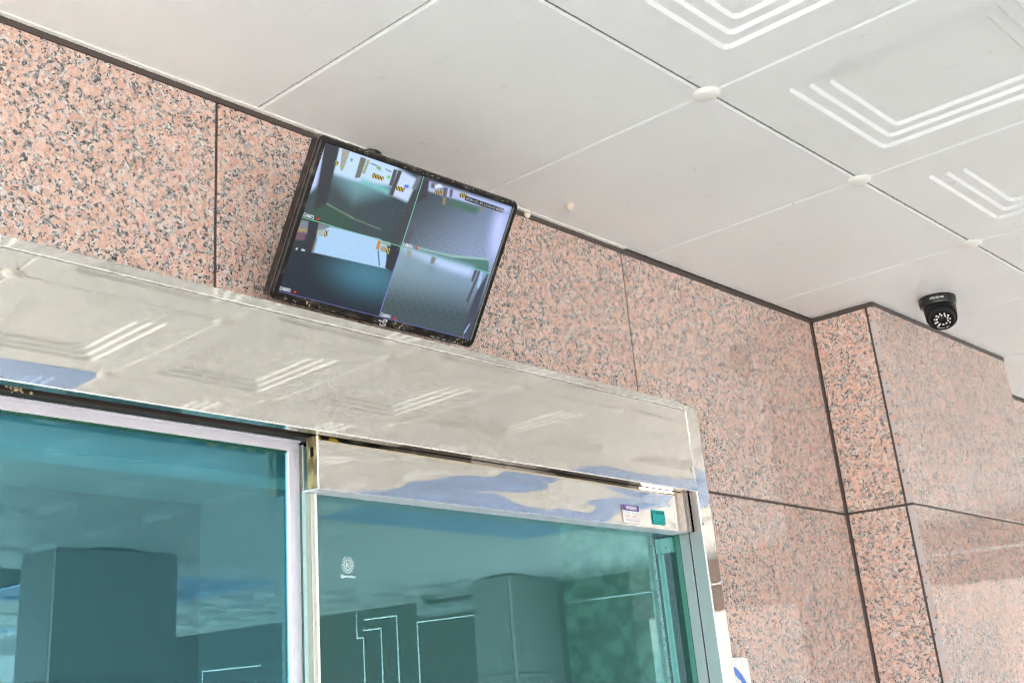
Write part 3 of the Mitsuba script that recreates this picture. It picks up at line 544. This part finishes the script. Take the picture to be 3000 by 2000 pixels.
obj('ball', tm(ball), 'black_matte', dome, smooth=35)
F = facing(BC + nd * .0215, nd)
rf = math.sqrt(.0375 ** 2 - .0215 ** 2)
obj('face_glass', placed(lathe([(0, .0006), (rf - .0012, .0006), (rf - .0002, 0), (rf - .0002, -.002)][::-1], 48), F), 'black_gloss', dome, smooth=30)
obj('face_rim', placed(lathe([(rf - .0012, .0004), (rf - .0010, .0012), (rf + .0006, .0006), (rf + .0010, -.0010)][::-1], 48), F), 'black_satin', dome, smooth=30)
lens = obj('lens', placed(lathe([(0, .0034), (.0055, .0028), (.0078, .0012), (.0085, .0006)][::-1], 32), F), 'lens_dark', dome, smooth=40)
obj('ring', placed(lathe([(.0086, .0006), (.0086, .0030), (.0100, .0030), (.0108, .0007)][::-1], 32), F), 'black_satin', lens, smooth=30)
for n_, r_, s_ in ((10, .0145, 0), (11, .0202, 10)):
    for k in range(n_):
        a = math.radians(s_ + 360 * k / n_ + 90)
        if n_ == 11 and 235 < (math.degrees(a) % 360) < 300: continue
        q = trimesh.creation.icosphere(2, .0027); q.apply_scale((.95, 1.15, .8)); q.apply_translation((r_ * math.cos(a), r_ * math.sin(a), .0014)); obj('infrared_lamp', placed(q, F), 'led_clear', dome, smooth=True)
dash = []
for a0, a1 in ((228, 248), (252, 258), (261, 264), (267, 273), (277, 279), (284, 302)):
    pts = [(.0262 * math.cos(math.radians(t)), .0262 * math.sin(math.radians(t))) for t in np.linspace(a0, a1, 6)]; dash.append(prism(sg.LineString(pts).buffer(.0007, cap_style='flat'), .0003))
dm = cat(dash); dm.apply_translation((0, 0, .0007)); obj('face_marks', placed(dm, F), 'print_white', dome)
az = math.atan2(view[1], view[0]); tx = cat([fit(meshkit.text_mesh('EGPIS', .006, .0004, bold=True), -.0135, .0050, -.0020, .0030), fit(meshkit.text_mesh('-HD', .006, .0004, bold=True), .0058, .0185, -.0022, .0032), prism(sg.Polygon([(-.0205, .0), (-.0150, .0032), (-.0150, .0018), (-.0175, 0), (-.0150, -.0014), (-.0150, -.0026)]), .0004)])
tx = tx.subdivide_to_size(.003); vv = tx.vertices.copy(); ang = az + .02 + vv[:, 0] / .0495; rr_ = .0494 + vv[:, 2]
tx = trimesh.Trimesh(np.stack([DC[0] + rr_ * np.cos(ang), DC[1] + rr_ * np.sin(ang), HZ - .013 + vv[:, 1]], 1), tx.faces, process=False)
obj('lettering', tx, 'print_white', dome)

# ------------------------------------------------------------------ stickers, sign, foam
def on_front(m, x, z, y): return placed(m, frame_of((x, y, z), (1, 0, 0), (0, 0, 1), (0, -1, 0)))
YS = -.0925
def rr2(w, h, r): return sg.box(r, r, w - r, h - r).buffer(r, quad_segs=4)
st = thing('glazier_sticker', 'small white sticker with a purple heading on the transom', 'sticker')
obj('paper', on_front(prism(rr2(.0565, .0365, .001), .0004), .2518, 2.0122, YS), 'paper_white', st)
obj('heading_band', on_front(prism(sg.box(0, .0250, .0565, .0365), .0006), .2518, 2.0122, YS), 'purple_print', st)
hd = fit(hangul([GEO, JE, YU, RI], .008, .00075, depth=.0008), .0095, .0485, .0270, .0350)
obj('heading', on_front(hd, .2518, 2.0122, YS), 'print_white', st)
for i, (nm, sy, x0, x1, y0) in enumerate((('ink_blue', [YU, RI, AN, JEON], .006, .025, .0190), ('ink_green', [GANG, HWA, YU, RI], .031, .050, .0190), ('ink_red', [GEO, RI, AN, MUN], .006, .025, .0120), ('ink_red', [YU, JEON, AN], .032, .051, .0120))):
    obj('small_print', on_front(fit(hangul(sy, .004, .0003, depth=.0006), x0, x1, y0, y0 + .0042), .2518, 2.0122, YS), nm, st)
obj('small_print', on_front(fit(meshkit.text_mesh('HP.010-8775-4073', .003, .0006), .006, .0535, .0038, .0085), .2518, 2.0122, YS), 'ink_grey', st)
st = thing('teal_sticker', 'small turquoise sticker with dark lettering near the right end of the transom', 'sticker')
obj('paper', on_front(prism(sg.box(0, 0, .0432, .0293), .0004), .3575, 2.0168, YS), 'teal_print', st)
obj('heading', on_front(cat([fit(hangul([TEUL, EO, JEON, MUN], .008, .0008, depth=.0006), .0125, .0420, .0195, .0280), prism(sg.Point(.0065, .0238).buffer(.0040).difference(sg.Point(.0065, .0238).buffer(.0032)), .0006), prism(sg.Polygon([(.0045, .0258), (.0085, .0258), (.0065, .0215)]), .0006)]), .3575, 2.0168, YS), 'ink_dark', st)
obj('small_print', on_front(cat([fit(hangul([YU, RI, AN, JEON, GANG, HWA, JEON], .003, .0002, depth=.0006), .004, .040, .0140, .0168), fit(hangul([GEO, RI, MUN, JEON, GANG, HWA], .003, .0002, depth=.0006), .004, .040, .0095, .0123), fit(meshkit.text_mesh('010-7513-3200', .006, .0006, bold=True), .003, .0418, .0015, .0075)]), .3575, 2.0168, YS), 'ink_dark', st)

sign = thing('round_mark_sign', 'white plate with a blue ring emblem on the granite beside the door', 'sign')
obj('plate', placed(loft([(.1, .13, .010, 0), (.1, .13, .010, .0035), (.0988, .1288, .009, .0045)], cap0=True, k=6), frame_of((.697, -.0002, 1.6285), (1, 0, 0), (0, 0, 1), (0, -1, 0))), 'sign_white', sign)
ringp = sg.Point(0, 0).buffer(.0943, quad_segs=32).difference(sg.Point(0, 0).buffer(.0795, quad_segs=32))
obj('blue_ring', on_front(prism(ringp, .0004), .697, 1.652, -.0047), 'sign_blue', sign)
cy = sg.Polygon([(.02, .086), (.047, .0745), (.056, .060), (.052, .058), (.030, .0735)]).intersection(sg.Point(0, 0).buffer(.0795))
obj('cyan_mark', on_front(prism(cy, .0003), .697, 1.652, -.0047), 'sign_cyan', sign)
for (x, y, z, s, sc, lb) in ((.193, -.090, HZ - .004, .009, (.8, .9, 1.2), 'cream blob of old foam stuck to the ceiling beside the monitor'), (.148, -.004, 2.692, .0075, (1.1, .7, 1.0), 'cream foam lump on the ceiling edge right of the monitor')):
    q = trimesh.creation.icosphere(4, s); q.vertices *= (1 + .5 * (meshkit.fbm(q.vertices * 240 + 3, 3, 5) - .5))[:, None]; q.apply_scale(sc); q.apply_translation((x, y, z))
    single('foam_lump', q, 'foam_cream', lb, 'foam lump', smooth=True)

# ------------------------------------------------------------------ what the mirrors and the glass show: wall, columns, pipes; plus added street buildings
XW = 6.25
pw = thing('side_wall', 'grey rendered wall closing the right end of the canopy, seen in the reflections', 'wall')
obj('upper_band', cat([box(XW, XW + .2, -4.25, -.0, 2.30, HZ + .01)]), 'wall_pinkish', pw, label='pinkish grey band over the opening')
obj('plain_wall', box(XW, XW + .2, -11.4, -4.25, 0, HZ + .01), 'render_grey', pw)
obj('top_trim', box(XW - .006, XW, -11.4, -.0, 2.668, 2.699), 'facade_grey', pw)
col_lab = ('granite clad column against the end wall, mirrored in the sidelight', 'broad granite clad column mirrored in the sliding door')
for i, (x0, x1) in enumerate(((5.66, XW - .007), (1.69, 2.53))):
    c = thing('canopy_column', col_lab[i], 'column', 'columns under the canopy')
    for z0, z1 in ((1.965, HZ), (.9, 1.955), (0, .89)): obj('panel', box(x0, x1, -5.41, -4.98, z0, z1, .004), 'column_stone', c)
    obj('core', box(x0 + .01, x1 - .01, -5.40, -4.99, 0, HZ), 'sealant_brown', c)
    obj('slab_edge', box(x0 - .003, x0 - .0005, -5.006, -4.9785, 0, HZ), 'granite_sawn', c)  # pale strip added so the evenly lit column faces read apart
    obj('added_edge_line', box(x0 - .003, x0 - .0005, -5.019, -5.0065, 0, HZ), 'sealant_brown', c)  # dark line added beside it to mark the corner
pp_ = thing('pipe_run', 'shiny steel pipes running along and down the end wall', 'pipes')
px = XW - .06
R_ = .012
for pts in ([(px, -.6, 2.485), (px, -4.9, 2.485)], [(px, -5.42, 2.485), (px, -6.6, 2.485), (px, -6.6, .1)], [(px, -6.87, .1), (px, -6.87, 2.57), (px, -7.32, 2.57)], [(px, -7.09, .1), (px, -7.09, 2.475), (px, -7.34, 2.475)], [(px, -7.43, 2.65), (px, -7.43, 2.41), (px, -7.34, 2.41), (px, -7.34, .1)], [(px, -8.9, 2.26), (px, -9.95, 2.26), (px, -9.95, .1)]):
    obj('pipe', tube([np.array(q) for q in pts], R_, 12), 'steel_pipe', pp_, smooth=40)
obj('wrapped_pipe', tube([np.array((px - .02, -5.42, 2.57)), np.array((px - .02, -6.5, 2.57)), np.array((px - .02, -6.5, 2.69))], .055, 16), 'wrap_grey', pp_, smooth=40)
pl = thing('striped_barrier', 'low barrier with yellow and black hazard stripes under the canopy', 'barrier')
obj('core', box(4.2, 6.2, -7.45, -7.15, .01, .35, .01), 'stripe_black', pl)
for k in range(9): obj('yellow_stripe', box(4.25 + .215 * k, 4.36 + .215 * k, -7.148, -7.14, .05, .33), 'stripe_yellow', pl)
def building(name, lb, x0, x1, y0, y1, h, mat, axis):  # unseen street buildings, added for their effect on the light
    b = thing(name, lb, 'building')
    obj('wall', box(x0, x1, y0, y1, 0, h), mat, b)
    for zz in np.arange(1.2, h - 1.5, 3.0):
        if axis == 'x':
            for yy in np.arange(y0 + 1.2, y1 - 1.6, 2.8): obj('window', box(x0 - .02, x0 + .05, yy, yy + 1.4, zz, zz + 1.4), 'window_dark', b)
        elif axis == 'y':
            for xx in np.arange(x0 + 1.2, x1 - 1.6, 2.8): obj('window', box(xx, xx + 1.4, y1 - .05, y1 + .02, zz, zz + 1.4), 'window_dark', b)
building('added_building', 'unseen cream building added for the light beyond the end wall opening', 17, 25, -14, 6, 9, 'facade_cream', 'x')
building('added_building', 'unseen low grey building added past the left end of the canopy to block low sky', -26, -16, -30, 4, 5.2, 'facade_grey', 'none')
building('added_building', 'unseen pale grey building added across the road for the light', -30, 26, -44, -36, 12, 'facade_grey', 'y')
